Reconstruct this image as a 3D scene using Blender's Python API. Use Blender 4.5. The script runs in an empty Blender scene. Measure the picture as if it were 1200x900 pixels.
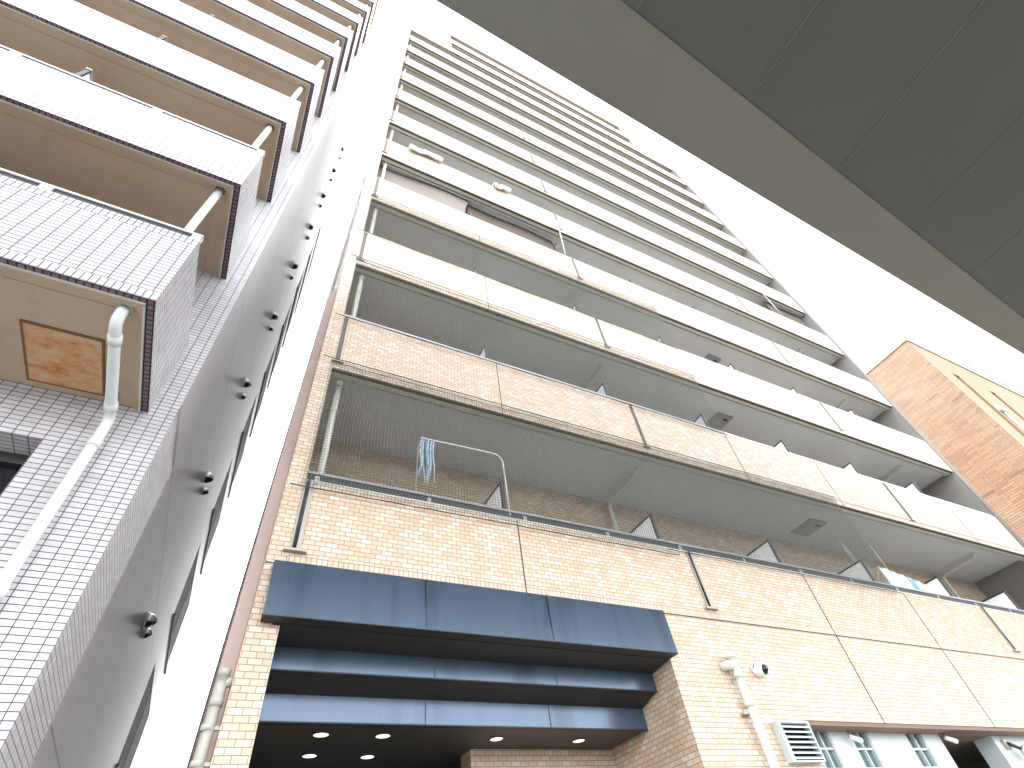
import bpy, math, random
from mathutils import Vector, Matrix
R = math.radians
random.seed(7)
S = bpy.context.scene
C = S.collection

# ------------------------------------------------------------------ camera, sky, sun, exposure
cam = bpy.data.cameras.new("camera")
cam.sensor_width = 36.0
cam.lens = 604.8 / 1200 * 36.0
cam.clip_start, cam.clip_end = 0.05, 5000
co = bpy.data.objects.new("camera", cam)
C.objects.link(co)
rt, dn, fw = (0.8912, -0.4408, -0.1071), (0.2645, 0.6968, -0.6667), (0.3685, 0.5658, 0.7376)
# the camera looks steeply up from the pavement, rolled a little to the right
co.matrix_world = Matrix(((rt[0], -dn[0], -fw[0], 0.0), (rt[1], -dn[1], -fw[1], 0.0),
                          (rt[2], -dn[2], -fw[2], 1.5), (0, 0, 0, 1)))
S.camera = co

SUN_EL, SUN_AZ = 60.0, 330.0            # veiled sun high behind the buildings (compass degrees from +Y)
world = bpy.data.worlds.new("World")
S.world = world
world.use_nodes = True
wn = world.node_tree
wn.nodes.clear()
sky = wn.nodes.new("ShaderNodeTexSky")
sky.sky_type = 'NISHITA'
sky.sun_disc = False
sky.sun_elevation = R(SUN_EL)
sky.sun_rotation = R(SUN_AZ)
sky.air_density, sky.dust_density, sky.ozone_density = 1.0, 3.0, 1.0
hs = wn.nodes.new("ShaderNodeHueSaturation")
hs.inputs["Saturation"].default_value = 0.10      # overcast: nearly colourless
bg = wn.nodes.new("ShaderNodeBackground")
bg.inputs["Strength"].default_value = 0.15
wo = wn.nodes.new("ShaderNodeOutputWorld")
wn.links.new(sky.outputs[0], hs.inputs["Color"])
wn.links.new(hs.outputs[0], bg.inputs["Color"])
wn.links.new(bg.outputs[0], wo.inputs["Surface"])

sl = bpy.data.lights.new("sun", 'SUN')
sl.energy = 0.5
sl.angle = R(35)
sl.color = (1.0, 0.98, 0.95)
so = bpy.data.objects.new("sun", sl)
C.objects.link(so)
sd = Vector((math.sin(R(SUN_AZ)) * math.cos(R(SUN_EL)), math.cos(R(SUN_AZ)) * math.cos(R(SUN_EL)), math.sin(R(SUN_EL))))
so.rotation_euler = sd.to_track_quat('Z', 'Y').to_euler()
so.location = (0, 0, 60)

S.view_settings.view_transform = 'Standard'
S.view_settings.look = 'None'
S.view_settings.exposure = 3.5
S.view_settings.gamma = 1.0
S.view_settings.use_curve_mapping = False
S.render.engine = 'CYCLES'
S.cycles.max_bounces = 8
S.cycles.diffuse_bounces = 5
S.cycles.use_denoising = True
S.cycles.sample_clamp_indirect = 6.0

# ------------------------------------------------------------------ materials
def srgb(r, g, b):
    f = lambda c: c / 12.92 if c <= 0.04045 else ((c + 0.055) / 1.055) ** 2.4
    return (f(r / 255), f(g / 255), f(b / 255), 1)

class NT:
    """A small wrapper that wires shader nodes."""
    def __init__(self, name):
        self.m = bpy.data.materials.new(name)
        self.m.use_nodes = True
        self.t = self.m.node_tree
        self.b = self.t.nodes["Principled BSDF"]
    def n(self, kind, **kw):
        x = self.t.nodes.new(kind)
        for k, v in kw.items():
            setattr(x, k, v)
        return x
    def l(self, a, b):
        self.t.links.new(a, b)
    def math(self, op, a, b=None, c=None):
        x = self.n("ShaderNodeMath", operation=op)
        for i, v in enumerate((a, b, c)):
            if v is None: continue
            if isinstance(v, (int, float)): x.inputs[i].default_value = v
            else: self.l(v, x.inputs[i])
        return x.outputs[0]
    def mix(self, fac, a, b, blend='MIX'):
        x = self.n("ShaderNodeMix", data_type='RGBA', blend_type=blend)
        for sock, v in ((x.inputs[0], fac), (x.inputs[6], a), (x.inputs[7], b)):
            if isinstance(v, (int, float)): sock.default_value = v
            elif isinstance(v, tuple): sock.default_value = v
            else: self.l(v, sock)
        return x.outputs[2]
    def pos(self):
        return self.n("ShaderNodeNewGeometry").outputs["Position"]
    def noise(self, scale, detail=4, vec=None, rough=0.6):
        x = self.n("ShaderNodeTexNoise")
        x.inputs["Scale"].default_value = scale
        x.inputs["Detail"].default_value = detail
        x.inputs["Roughness"].default_value = rough
        self.l(vec if vec is not None else self.pos(), x.inputs["Vector"])
        return x.outputs[0]
    def ramp(self, fac, stops, interp='LINEAR'):
        x = self.n("ShaderNodeValToRGB")
        cr = x.color_ramp
        cr.interpolation = interp
        while len(cr.elements) < len(stops): cr.elements.new(0.5)
        for e, (p, c) in zip(cr.elements, stops):
            e.position = p
            e.color = c if len(c) == 4 else (*c, 1)
        self.l(fac, x.inputs[0])
        return x.outputs[0]
    def stretch(self, sx, sy, sz):
        x = self.n("ShaderNodeMapping")
        x.inputs["Scale"].default_value = (sx, sy, sz)
        self.l(self.pos(), x.inputs["Vector"])
        return x.outputs[0]
    def wall_uv(self, swap=False):
        g = self.n("ShaderNodeNewGeometry")
        sn, sp = self.n("ShaderNodeSeparateXYZ"), self.n("ShaderNodeSeparateXYZ")
        self.l(g.outputs["True Normal"], sn.inputs[0]); self.l(g.outputs["Position"], sp.inputs[0])
        ax = self.math('GREATER_THAN', self.math('ABSOLUTE', sn.outputs[0]), 0.6)
        az = self.math('GREATER_THAN', self.math('ABSOLUTE', sn.outputs[2]), 0.6)
        u = self.math('ADD', self.math('MULTIPLY', sp.outputs[1], ax), self.math('MULTIPLY', sp.outputs[0], self.math('SUBTRACT', 1.0, ax)))
        v = self.math('ADD', self.math('MULTIPLY', sp.outputs[1], az), self.math('MULTIPLY', sp.outputs[2], self.math('SUBTRACT', 1.0, az)))
        cb = self.n("ShaderNodeCombineXYZ")
        self.l(v if swap else u, cb.inputs[0]); self.l(u if swap else v, cb.inputs[1])
        return cb.outputs[0]
    def bump(self, h, strength, dist=0.01):
        x = self.n("ShaderNodeBump")
        x.inputs["Strength"].default_value = strength
        x.inputs["Distance"].default_value = dist
        self.l(h, x.inputs["Height"])
        self.l(x.outputs[0], self.b.inputs["Normal"])

def plain(name, col, rough=0.6, metal=0.0, var=0.12, scale=1.5, streak=0.0, dark=None, spec=0.5):
    """Painted or cast surface: one colour with soft mottling and optional rain streaks."""
    t = NT(name)
    nz = t.noise(scale, 6)
    c = t.mix(t.math('MULTIPLY', t.ramp(nz, [(0.35, (0, 0, 0)), (0.7, (1, 1, 1))]), var), col,
              dark or tuple(x * 0.45 for x in col[:3]) + (1,))
    if streak:
        sn = t.noise(1.0, 5, t.stretch(9, 9, 0.45))
        c = t.mix(t.math('MULTIPLY', t.ramp(sn, [(0.52, (0, 0, 0)), (0.75, (1, 1, 1))]), streak), c, (0.10, 0.085, 0.07, 1))
    t.l(c, t.b.inputs["Base Color"])
    t.b.inputs["Roughness"].default_value = rough
    t.b.inputs["Metallic"].default_value = metal
    t.b.inputs["Specular IOR Level"].default_value = spec
    t.bump(t.noise(scale * 30, 3), 0.05, 0.004)
    return t.m

def tiles(name, tones, grout, bw, rh, joint, offset=0.5, rough=0.35, swap=False, streak=0.10, big=0.12, shift=(0, 0), bumpy=0.35, smooth=0.1):
    t = NT(name)
    uv = t.wall_uv(swap)
    if shift != (0, 0):
        a = t.n("ShaderNodeVectorMath", operation='ADD')
        a.inputs[1].default_value = (shift[0], shift[1], 0)
        t.l(uv, a.inputs[0]); uv = a.outputs[0]
    br = t.n("ShaderNodeTexBrick", offset=offset, offset_frequency=2, squash=1.0, squash_frequency=2)
    br.inputs["Color1"].default_value = (0, 0, 0, 1)
    br.inputs["Color2"].default_value = (1, 1, 1, 1)
    br.inputs["Mortar"].default_value = (0.5, 0.5, 0.5, 1)
    br.inputs["Scale"].default_value = 1.0
    br.inputs["Mortar Size"].default_value = joint
    br.inputs["Mortar Smooth"].default_value = smooth
    br.inputs["Bias"].default_value = 0.0
    br.inputs["Brick Width"].default_value = bw
    br.inputs["Row Height"].default_value = rh
    t.l(uv, br.inputs["Vector"])
    c = t.ramp(br.outputs[0], tones)
    c = t.mix(t.math('MULTIPLY', t.ramp(t.noise(0.35, 5), [(0.4, (0, 0, 0)), (0.75, (1, 1, 1))]), big), c, (0.30, 0.24, 0.19, 1))
    if streak:
        sn = t.noise(1.0, 5, t.stretch(7, 7, 0.4))
        c = t.mix(t.math('MULTIPLY', t.ramp(sn, [(0.55, (0, 0, 0)), (0.8, (1, 1, 1))]), streak), c, (0.16, 0.13, 0.11, 1))
    c = t.mix(br.outputs["Fac"], c, grout)
    t.l(c, t.b.inputs["Base Color"])
    t.l(t.math('ADD', t.math('MULTIPLY', br.outputs["Fac"], 0.5), rough), t.b.inputs["Roughness"])
    h = t.math('ADD', t.math('SUBTRACT', 1.0, br.outputs["Fac"]), t.math('MULTIPLY', t.noise(60, 2), 0.15))
    t.bump(h, bumpy, 0.004)
    return t.m

M = {}
M['tan'] = tiles('tan_tile', [(0.0, srgb(194, 165, 138)), (0.35, srgb(198, 175, 150)), (0.65, srgb(200, 180, 158)), (0.82, srgb(203, 190, 172)), (1.0, srgb(205, 196, 181))],
                 srgb(134, 119, 109), 0.11, 0.05, 0.0035, 0.5, 0.4, streak=0.16)
M['tan_soldier'] = tiles('tan_upright_tile', [(0.0, srgb(194, 166, 143)), (1.0, srgb(202, 188, 172))], srgb(130, 115, 105), 0.1, 0.05, 0.0035, 0.0, 0.4, swap=True, shift=(-0.013, 0))
M['white'] = tiles('white_tile', [(0.0, srgb(194, 191, 197)), (0.5, srgb(201, 199, 203)), (1.0, srgb(206, 206, 209))],
                   srgb(80, 78, 86), 0.12, 0.0555, 0.0045, 0.0, 0.25, streak=0.05, big=0.05)
M['white_soldier'] = tiles('white_edge_tile', [(0.0, srgb(195, 192, 198)), (1.0, srgb(204, 202, 206))],
                   srgb(68, 66, 74), 0.115, 0.0595, 0.0045, 0.0, 0.25, swap=True, streak=0.05, big=0.05)
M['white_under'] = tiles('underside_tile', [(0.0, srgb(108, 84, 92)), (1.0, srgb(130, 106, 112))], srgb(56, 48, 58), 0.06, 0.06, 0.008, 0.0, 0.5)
M['orange'] = tiles('orange_tile', [(0.0, srgb(88, 64, 46)), (0.05, srgb(112, 84, 60)), (0.5, srgb(124, 95, 69)), (1.0, srgb(132, 104, 78))],
                    srgb(98, 68, 46), 0.62, 0.11, 0.010, 0.35, 0.5, streak=0.2, big=0.35)
M['soffit'] = plain('balcony_soffit_paint', srgb(206, 210, 212), 0.75, var=0.10, scale=0.9)
M['end_paint'] = plain('grey_end_wall_paint', srgb(134, 132, 128), 0.75, var=0.12, streak=0.1)
M['end_edge'] = plain('end_wall_edge_paint', srgb(112, 108, 102), 0.75, var=0.15)
M['bounce_paint'] = plain('alley_bounce_paint', srgb(222, 220, 216), 0.7, var=0.1)  # pale coat for unseen faces that bounce light into the alley
M['rust_edge'] = plain('rusty_edge', srgb(132, 90, 60), 0.8, var=0.6, scale=9)
M['edge'] = plain('drip_edge_paint', srgb(200, 202, 194), 0.6, var=0.1)
M['pipe'] = plain('drain_pipe_plastic', srgb(206, 208, 198), 0.4, var=0.08)
M['pipe_white'] = plain('white_pipe_plastic', srgb(222, 228, 226), 0.35, var=0.05)
M['pipe_grey'] = plain('grey_pipe_plastic', srgb(170, 168, 160), 0.45, var=0.12)
M['rail_dark'] = plain('dark_rail_metal', srgb(58, 60, 66), 0.4, 0.6)
M['rail'] = plain('aluminium_rail', srgb(178, 180, 184), 0.35, 0.7)
M['rail_white'] = plain('white_rail', srgb(232, 232, 234), 0.4)
M['sealant'] = plain('joint_sealant', srgb(82, 66, 56), 0.8)
M['sealant_pale'] = plain('pale_joint_sealant', srgb(150, 138, 128), 0.8)
M['slot'] = plain('slot_brown', srgb(92, 80, 70), 0.6)
M['steel'] = plain('galvanised_steel', srgb(165, 160, 152), 0.45, 0.5)
M['panel'] = plain('divider_board', srgb(246, 248, 248), 0.5, var=0.06)
M['frame_dark'] = plain('dark_frame', srgb(48, 50, 52), 0.5)
M['hatch'] = plain('hatch_metal', srgb(158, 160, 160), 0.6, 0.0, var=0.4, scale=4)
M['canopy'] = None
M['black'] = plain('black_soffit', srgb(34, 35, 38), 0.6)
M['ceiling_dark'] = plain('dark_porch_ceiling', srgb(58, 57, 55), 0.6)
M['wing'] = plain('brown_render', srgb(186, 168, 161), 0.75, var=0.25, scale=0.6, streak=0.1)
M['grey_wall'] = None
M['brown_soffit'] = None
M['rust'] = None
M['vent'] = plain('vent_metal', srgb(214, 212, 210), 0.3, 0.5, var=0.08)
M['void'] = plain('dark_void', srgb(28, 26, 30), 0.8)
M['beige'] = plain('beige_stucco', srgb(150, 126, 98), 0.8, var=0.12, streak=0.15)
M['grey_coping'] = plain('grey_coping', srgb(172, 162, 150), 0.6)
M['recess'] = plain('brown_recess', srgb(150, 112, 72), 0.8)
M['asphalt'] = plain('asphalt', (0.055, 0.055, 0.057, 1), 0.9, var=0.3, scale=3)
M['paving'] = tiles('paving', [(0.0, srgb(150, 148, 144)), (1.0, srgb(168, 166, 162))], srgb(116, 112, 106), 0.3, 0.3, 0.006, 0.0, 0.8)
M['kerb'] = plain('kerb_stone', srgb(160, 156, 150), 0.85)
M['paint'] = plain('road_paint', srgb(220, 220, 216), 0.7)
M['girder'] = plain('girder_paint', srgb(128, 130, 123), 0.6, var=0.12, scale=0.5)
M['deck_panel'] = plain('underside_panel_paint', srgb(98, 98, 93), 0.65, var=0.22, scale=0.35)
M['concrete'] = plain('concrete', srgb(160, 156, 148), 0.85, var=0.2)
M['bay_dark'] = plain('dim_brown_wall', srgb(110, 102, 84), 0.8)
M['net'] = plain('net_cord', srgb(96, 98, 92), 0.7, var=0.0)
M['cloth_white'] = plain('white_cloth', srgb(236, 238, 242), 0.9, var=0.05)
M['cloth_blue'] = plain('blue_cloth', srgb(126, 170, 214), 0.9, var=0.1, scale=8)
M['cloth_grey'] = plain('grey_cloth', srgb(190, 200, 206), 0.9, var=0.1, scale=8)
M['screen_light'] = plain('taupe_canvas', srgb(138, 131, 125), 0.9, var=0.1, scale=0.8)
M['screen_dark'] = plain('brown_canvas', srgb(98, 88, 81), 0.9, var=0.1, scale=0.8)
M['white_board'] = plain('white_panel', srgb(192, 202, 204), 0.55, var=0.08, streak=0.08)
M['camera_white'] = plain('camera_white', srgb(236, 234, 240), 0.35, var=0.02)
M['camera_black'] = plain('camera_black', srgb(18, 16, 24), 0.15)
M['header'] = plain('brown_header', srgb(132, 108, 94), 0.7)

t = NT('blue_steel'); M['canopy'] = t.m
sn = t.noise(1.0, 4, t.stretch(3.2, 3.2, 0.25))
t.l(t.mix(t.math('MULTIPLY', t.ramp(sn, [(0.5, (0, 0, 0)), (0.72, (1, 1, 1))]), 0.6), srgb(72, 86, 104), srgb(40, 50, 60)), t.b.inputs["Base Color"])
t.b.inputs["Metallic"].default_value = 0.5
t.b.inputs["Roughness"].default_value = 0.24
t.bump(t.noise(1.2, 2), 0.08, 0.05)

t = NT('alley_wall_paint'); M['grey_wall'] = t.m
sp = t.n("ShaderNodeSeparateXYZ"); t.l(t.pos(), sp.inputs[0])
zz = t.math('ABSOLUTE', t.math('SUBTRACT', t.math('MODULO', t.math('ADD', sp.outputs[2], -6.05 + 28.0), 2.8), 0.02))
seam = t.math('LESS_THAN', zz, 0.014)
c = t.mix(t.math('MULTIPLY', t.ramp(t.noise(0.4, 6), [(0.4, (0, 0, 0)), (0.75, (1, 1, 1))]), 0.22), srgb(182, 181, 187), srgb(160, 155, 163))
c = t.mix(t.math('MULTIPLY', t.ramp(t.noise(1.0, 5, t.stretch(1, 2.5, 0.2)), [(0.55, (0, 0, 0)), (0.8, (1, 1, 1))]), 0.3), c, srgb(112, 106, 108))
t.l(t.mix(t.math('MULTIPLY', seam, 0.7), c, srgb(84, 78, 82)), t.b.inputs["Base Color"])
t.b.inputs["Roughness"].default_value = 0.42
t.bump(t.noise(40, 3), 0.04, 0.004)

t = NT('brown_balcony_soffit'); M['brown_soffit'] = t.m
c = t.mix(t.math('MULTIPLY', t.ramp(t.noise(0.55, 5), [(0.35, (0, 0, 0)), (0.7, (1, 1, 1))]), 0.5), srgb(182, 164, 144), srgb(168, 138, 114))
c = t.mix(t.math('MULTIPLY', t.ramp(t.noise(1.8, 6), [(0.55, (0, 0, 0)), (0.8, (1, 1, 1))]), 0.28), c, srgb(112, 96, 78))
t.l(c, t.b.inputs["Base Color"]); t.b.inputs["Roughness"].default_value = 0.8

t = NT('rusty_plate'); M['rust'] = t.m
c = t.ramp(t.noise(3.6, 7, t.stretch(1, 1.6, 1), 0.7), [(0.30, srgb(140, 92, 56)), (0.42, srgb(186, 130, 84)), (0.54, srgb(196, 160, 118)), (0.66, srgb(186, 170, 150))])
t.l(c, t.b.inputs["Base Color"]); t.b.inputs["Roughness"].default_value = 0.85

def glass(name, col, rough=0.06):
    t = NT(name)
    t.l(t.mix(t.math('MULTIPLY', t.noise(1.2, 3), 0.5), col, tuple(x * 0.4 for x in col[:3]) + (1,)), t.b.inputs["Base Color"])
    t.b.inputs["Roughness"].default_value = rough
    t.b.inputs["Specular IOR Level"].default_value = 0.9
    return t.m
M['glass'] = glass('window_glass', srgb(96, 124, 128))
M['glass_dark'] = glass('dark_glass', srgb(30, 28, 42))
M['glass_alley'] = plain('alley_window_board', srgb(70, 60, 68), 0.7, spec=0.2)
M['glass_roof'] = glass('pale_glass', srgb(110, 138, 156), 0.15)
t = NT('lamp_diffuser'); M['lamp'] = t.m
t.b.inputs["Base Color"].default_value = srgb(226, 222, 200)
t.b.inputs["Emission Color"].default_value = srgb(255, 246, 214)
t.b.inputs["Emission Strength"].default_value = 0.22

# ------------------------------------------------------------------ mesh helpers
ORG = {}
class MB:
    """Collects boxes, prisms and tubes in world metres; build() links them as ONE mesh object."""
    def __init__(self):
        self.v, self.f, self.m, self.mats, self.smooth = [], [], [], [], []
    def mi(self, mat):
        if mat not in self.mats: self.mats.append(mat)
        return self.mats.index(mat)
    def face(self, idx, mat, smooth=False):
        self.f.append(idx); self.m.append(self.mi(mat)); self.smooth.append(smooth)
    def box(self, x0, x1, y0, y1, z0, z1, mat):
        b = len(self.v)
        self.v += [(x, y, z) for z in (z0, z1) for y in (y0, y1) for x in (x0, x1)]
        for q in ((0, 2, 3, 1), (4, 5, 7, 6), (0, 1, 5, 4), (2, 6, 7, 3), (0, 4, 6, 2), (1, 3, 7, 5)):
            self.face([b + i for i in q], mat)
        return self
    def hexa(self, pts, mat):
        """Eight corners: four below, four above, each loop in the same turn."""
        b = len(self.v); self.v += [tuple(p) for p in pts]
        for q in ((3, 2, 1, 0), (4, 5, 6, 7), (0, 1, 5, 4), (1, 2, 6, 5), (2, 3, 7, 6), (3, 0, 4, 7)):
            self.face([b + i for i in q], mat)
        return self
    def tube(self, path, r, mat, n=12, cap=True, r_end=None):
        P = [Vector(p) for p in path]
        rings = []
        prev = None
        for i, p in enumerate(P):
            d = (P[min(i + 1, len(P) - 1)] - P[max(i - 1, 0)]).normalized()
            if prev is None:
                a = d.cross(Vector((0, 0, 1)))
                if a.length < 1e-3: a = d.cross(Vector((0, 1, 0)))
            else:
                a = prev - d * prev.dot(d)
            a.normalize(); prev = a
            bb = d.cross(a)
            rr = r if r_end is None else r + (r_end - r) * i / (len(P) - 1)
            k = len(self.v)
            self.v += [tuple(p + (a * math.cos(2 * math.pi * j / n) + bb * math.sin(2 * math.pi * j / n)) * rr) for j in range(n)]
            rings.append(k)
        for k0, k1 in zip(rings, rings[1:]):
            for j in range(n):
                self.face([k0 + j, k0 + (j + 1) % n, k1 + (j + 1) % n, k1 + j], mat, n > 4)
        if cap:
            self.face([rings[0] + j for j in reversed(range(n))], mat)
            self.face([rings[-1] + j for j in range(n)], mat)
        return self
    def lathe(self, c, axis, prof, mat, n=20):
        """prof = (distance along axis, radius) pairs round axis from c."""
        ax = Vector(axis).normalized()
        a = ax.cross(Vector((0, 0, 1)))
        if a.length < 1e-3: a = ax.cross(Vector((0, 1, 0)))
        a.normalize(); b = ax.cross(a); c = Vector(c)
        rings = []
        for d, r in prof:
            k = len(self.v); rings.append(k)
            self.v += [tuple(c + ax * d + (a * math.cos(2 * math.pi * j / n) + b * math.sin(2 * math.pi * j / n)) * max(r, 1e-4)) for j in range(n)]
        for k0, k1 in zip(rings, rings[1:]):
            for j in range(n):
                self.face([k0 + j, k0 + (j + 1) % n, k1 + (j + 1) % n, k1 + j], mat, True)
        return self
    def grid(self, fn, nu, nv, mat, smooth=True):
        b = len(self.v)
        self.v += [tuple(fn(i / nu, j / nv)) for j in range(nv + 1) for i in range(nu + 1)]
        for j in range(nv):
            for i in range(nu):
                k = b + j * (nu + 1) + i
                self.face([k, k + 1, k + nu + 2, k + nu + 1], mat, smooth)
        return self
    def build(self, name, parent=None, origin=None, solid=0.0):
        if origin is None: origin = ORG[parent.name] if parent else (0, 0, 0)
        me = bpy.data.meshes.new(name)
        me.from_pydata([(x - origin[0], y - origin[1], z - origin[2]) for x, y, z in self.v], [], self.f)
        for k in self.mats: me.materials.append(M[k])
        me.polygons.foreach_set("material_index", self.m)
        me.polygons.foreach_set("use_smooth", self.smooth)
        me.update()
        o = bpy.data.objects.new(name, me)
        C.objects.link(o)
        ORG[o.name] = origin
        po = ORG[parent.name] if parent else (0, 0, 0)
        o.location = tuple(a - b for a, b in zip(origin, po))
        if parent: o.parent = parent
        if solid:
            md = o.modifiers.new("thickness", 'SOLIDIFY'); md.thickness = solid; md.offset = 0
        return o

def tag(o, label, cat, group=None, kind=None):
    if label: o["label"] = label
    if cat: o["category"] = cat
    if group: o["group"] = group
    if kind: o["kind"] = kind
    return o

def thing(name, loc, label, cat, group=None):
    o = bpy.data.objects.new(name, None)
    C.objects.link(o); o.location = loc; ORG[o.name] = loc
    return tag(o, label, cat, group)

def copy_tree(o, parent, loc):
    c = o.copy(); C.objects.link(c); c.parent = parent; c.location = loc
    base = ORG[parent.name] if parent else (0, 0, 0)
    ORG[c.name] = tuple(a + b for a, b in zip(loc, base))
    for ch in list(o.children):
        copy_tree(ch, c, ch.location)
    return c

def arc_path(a, corner, b, r, n=6):
    """a -> corner -> b with a rounded elbow."""
    a, c, b = Vector(a), Vector(corner), Vector(b)
    u, w = (a - c).normalized(), (b - c).normalized()
    p0, p1 = c + u * r, c + w * r
    out = [a]
    for i in range(n + 1):
        s = i / n
        out.append(p0 * (1 - s) ** 2 + c * 2 * s * (1 - s) + p1 * s * s)
    out.append(b)
    return [tuple(p) for p in out]

# ------------------------------------------------------------------ setting: ground, road, pavement
g = MB(); g.box(-400, 400, -400, 400, -0.6, -0.124, 'asphalt')
tag(g.build('ground'), None, None, kind='structure')
g = MB(); g.box(-120, 120, -9.0, -1.2, -0.124, -0.12, 'asphalt')
tag(g.build('road'), None, None, kind='structure')
g = MB()
for i in range(-20, 21): g.box(i * 6, i * 6 + 3, -5.2, -5.05, -0.12, -0.116, 'paint')
g.box(-120, 120, -1.65, -1.5, -0.12, -0.116, 'paint')
tag(g.build('road_markings'), None, None, kind='structure')
g = MB(); g.box(-120, 120, -1.0, 30, -0.124, 0.0, 'paving')
tag(g.build('pavement'), None, None, kind='structure')
g = MB(); g.box(-1.1, 0.03, 4.9, 60, 0.0, 0.006, 'bounce_paint')  # pale ground strip out of view, added to brighten the alley wall
tag(g.build('alley_bounce_strip'), None, None, kind='structure')
g = MB(); g.box(-120, 120, -1.2, -1.0, -0.124, 0.02, 'kerb')
tag(g.build('kerb'), None, None, kind='structure')

# ------------------------------------------------------------------ the tan tiled apartment tower
FY, XC, XL, XR, BY = 4.764, 0.155, 0.338, 18.216, 6.30      # front plane, corner, opening, far opening, back wall
ZB, FH, PH = 6.946, 2.8, 1.2                                 # lowest upper parapet, storey, parapet height
JOINTS = (2.855, 8.01, 10.72, 15.72)
SLOTS = (0.38, 5.62, 13.19)
DIVS = (2.80, 5.35, 7.91, 10.38, 12.85, 15.42)
tower = thing('apartment_tower', (XC, FY, 0), 'tall tan tiled apartment tower with long rows of balconies and a blue canopy', 'building')

w = MB()
w.box(XC, XL, FY, BY, 0.0, 34.95, 'tan')                                    # corner pier
w.box(XC + 0.001, 0.40, FY + 0.001, BY, 0.0, 3.57, 'tan')
w.box(XR, XR + 0.30, FY - 0.02, BY + 0.01, 5.10, 34.95, 'end_edge')                            # far end wing
w.box(XR - 0.012, XR, FY + 0.004, BY, 4.12, 34.95, 'end_paint')
w.box(XL, XR, BY, BY + 0.3, 3.75, 34.95, 'tan')                             # wall behind the balconies
w.box(XC, XR + 0.28, BY + 0.3, 21.0, 5.2, 34.95, 'bounce_paint')  # unseen flank, deepened and painted pale to shape the alley light
w.box(2.70, 15.7, FY + 0.5, 16.0, 34.95, 40.5, 'tan')
w.box(0.24, 4.65, FY, FY + 0.2, 3.60, 3.999, 'tan')
w.box(4.65, 6.47, FY, BY, 0.0, 3.999, 'tan')                                # between porch and window bay
w.box(6.47, XR + 0.16, FY, FY + 0.28, 3.0, 3.999, 'tan')
w.box(XL, XR + 0.16, FY, FY + 0.15, 4.225, 5.08, 'tan')                     # first-floor parapet, flush with the wall below
w.box(XL, XR, FY + 0.15, BY, 3.85, 4.1, 'soffit')
w.box(2.75, 4.65, 6.22, 6.5, 0, 3.06, 'tan')                                # tiled wall at the back of the porch
w.box(6.48, 6.78, 5.0, 5.2, 0, 3.0, 'tan')
wall = w.build('wall', tower)
s = MB()
s.box(XL, XR + 0.16, FY - 0.002, FY + 0.15, 4.125, 4.225, 'tan_soldier')
s.box(XL, XR + 0.16, FY, FY + 0.15, 3.999, 4.12, 'tan')
s.box(XL, XR + 0.16, FY + 0.02, FY + 0.15, 4.12, 4.125, 'sealant')
s.build('tile_band', wall)
s = MB()
for x, z0 in ((2.855, 4.0), (8.01, 3.0), (10.66, 3.0), (15.72, 3.0)):
    s.box(x - 0.008, x + 0.008, FY - 0.004, FY + 0.01, z0, 5.08, 'sealant')
s.box(4.66, XR + 0.1, FY - 0.005, FY + 0.01, 4.113, 4.127, 'sealant')
s.box(XC + 0.002, 0.345, FY - 0.005, FY + 0.01, 4.113, 4.127, 'sealant')
s.build('joint_sealant', wall)
s = MB()
s.box(XL, XR, FY - 0.006, FY + 0.156, 5.08, 5.10, 'edge')
s.build('coping', wall)
s = MB()
s.box(XL, XR, FY + 0.02, FY + 0.12, 5.205, 5.235, 'rail')
s.box(XL, XR, FY + 0.03, FY + 0.09, 5.10, 5.205, 'frame_dark')  # dark infill painting the shaded gap below the rail
for i in range(15):
    x = 0.45 + i * 1.27
    s.box(x - 0.025, x + 0.025, FY + 0.02, FY + 0.1, 5.10, 5.185, 'steel')
s.build('rail', wall)
for x in SLOTS:
    s = MB()
    s.box(x - 0.032, x + 0.032, FY - 0.006, FY + 0.01, 4.27, 5.08, 'slot')
    s.box(x - 0.048, x - 0.032, FY - 0.018, FY + 0.01, 4.27, 5.09, 'steel')
    s.box(x + 0.010, x + 0.048, FY - 0.022, FY + 0.01, 4.27, 5.09, 'steel')
    s.box(x - 0.10, x + 0.11, FY - 0.05, FY + 0.01, 4.245, 4.27, 'steel')
    s.tube([(x - 0.005, FY - 0.02, 4.27), (x - 0.005, FY - 0.02, 5.1)], 0.012, 'rail_dark', 6)
    s.build('drain_slot', wall)
w = MB()
w.hexa([(0.040, 5.1, 0), (XC - 0.002, 5.1, 0), (XC - 0.002, 21, 0), (0.040, 21, 0),
        (0.040, 5.1, 8.97), (XC - 0.002, 5.1, 9.33), (XC - 0.002, 21, 9.33), (0.040, 21, 8.97)], 'wing')  # hidden rear length extended to shade the far alley wall
w.build('side_wing', tower)

def divider(x, z0, parent, org):
    """White board between two balconies in a dark frame; its front edge rises above the parapet."""
    d = MB()
    zt, y0 = z0 + 1.66, FY + 0.17
    d.box(x - 0.014, x + 0.014, y0 + 0.03, BY - 0.03, z0 + 0.1, zt - 0.03, 'panel')
    d.box(x - 0.022, x + 0.022, y0, y0 + 0.03, z0 + 0.05, zt, 'frame_dark')
    d.box(x - 0.022, x + 0.022, y0 + 0.03, BY - 0.001, zt - 0.03, zt, 'frame_dark')
    d.box(x - 0.020, x + 0.020, y0 + 0.03, BY - 0.001, z0 + 0.06, z0 + 0.1, 'frame_dark')
    return d.build('divider_panel', parent, org)

for x in DIVS: divider(x, 4.13, wall, None)

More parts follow.
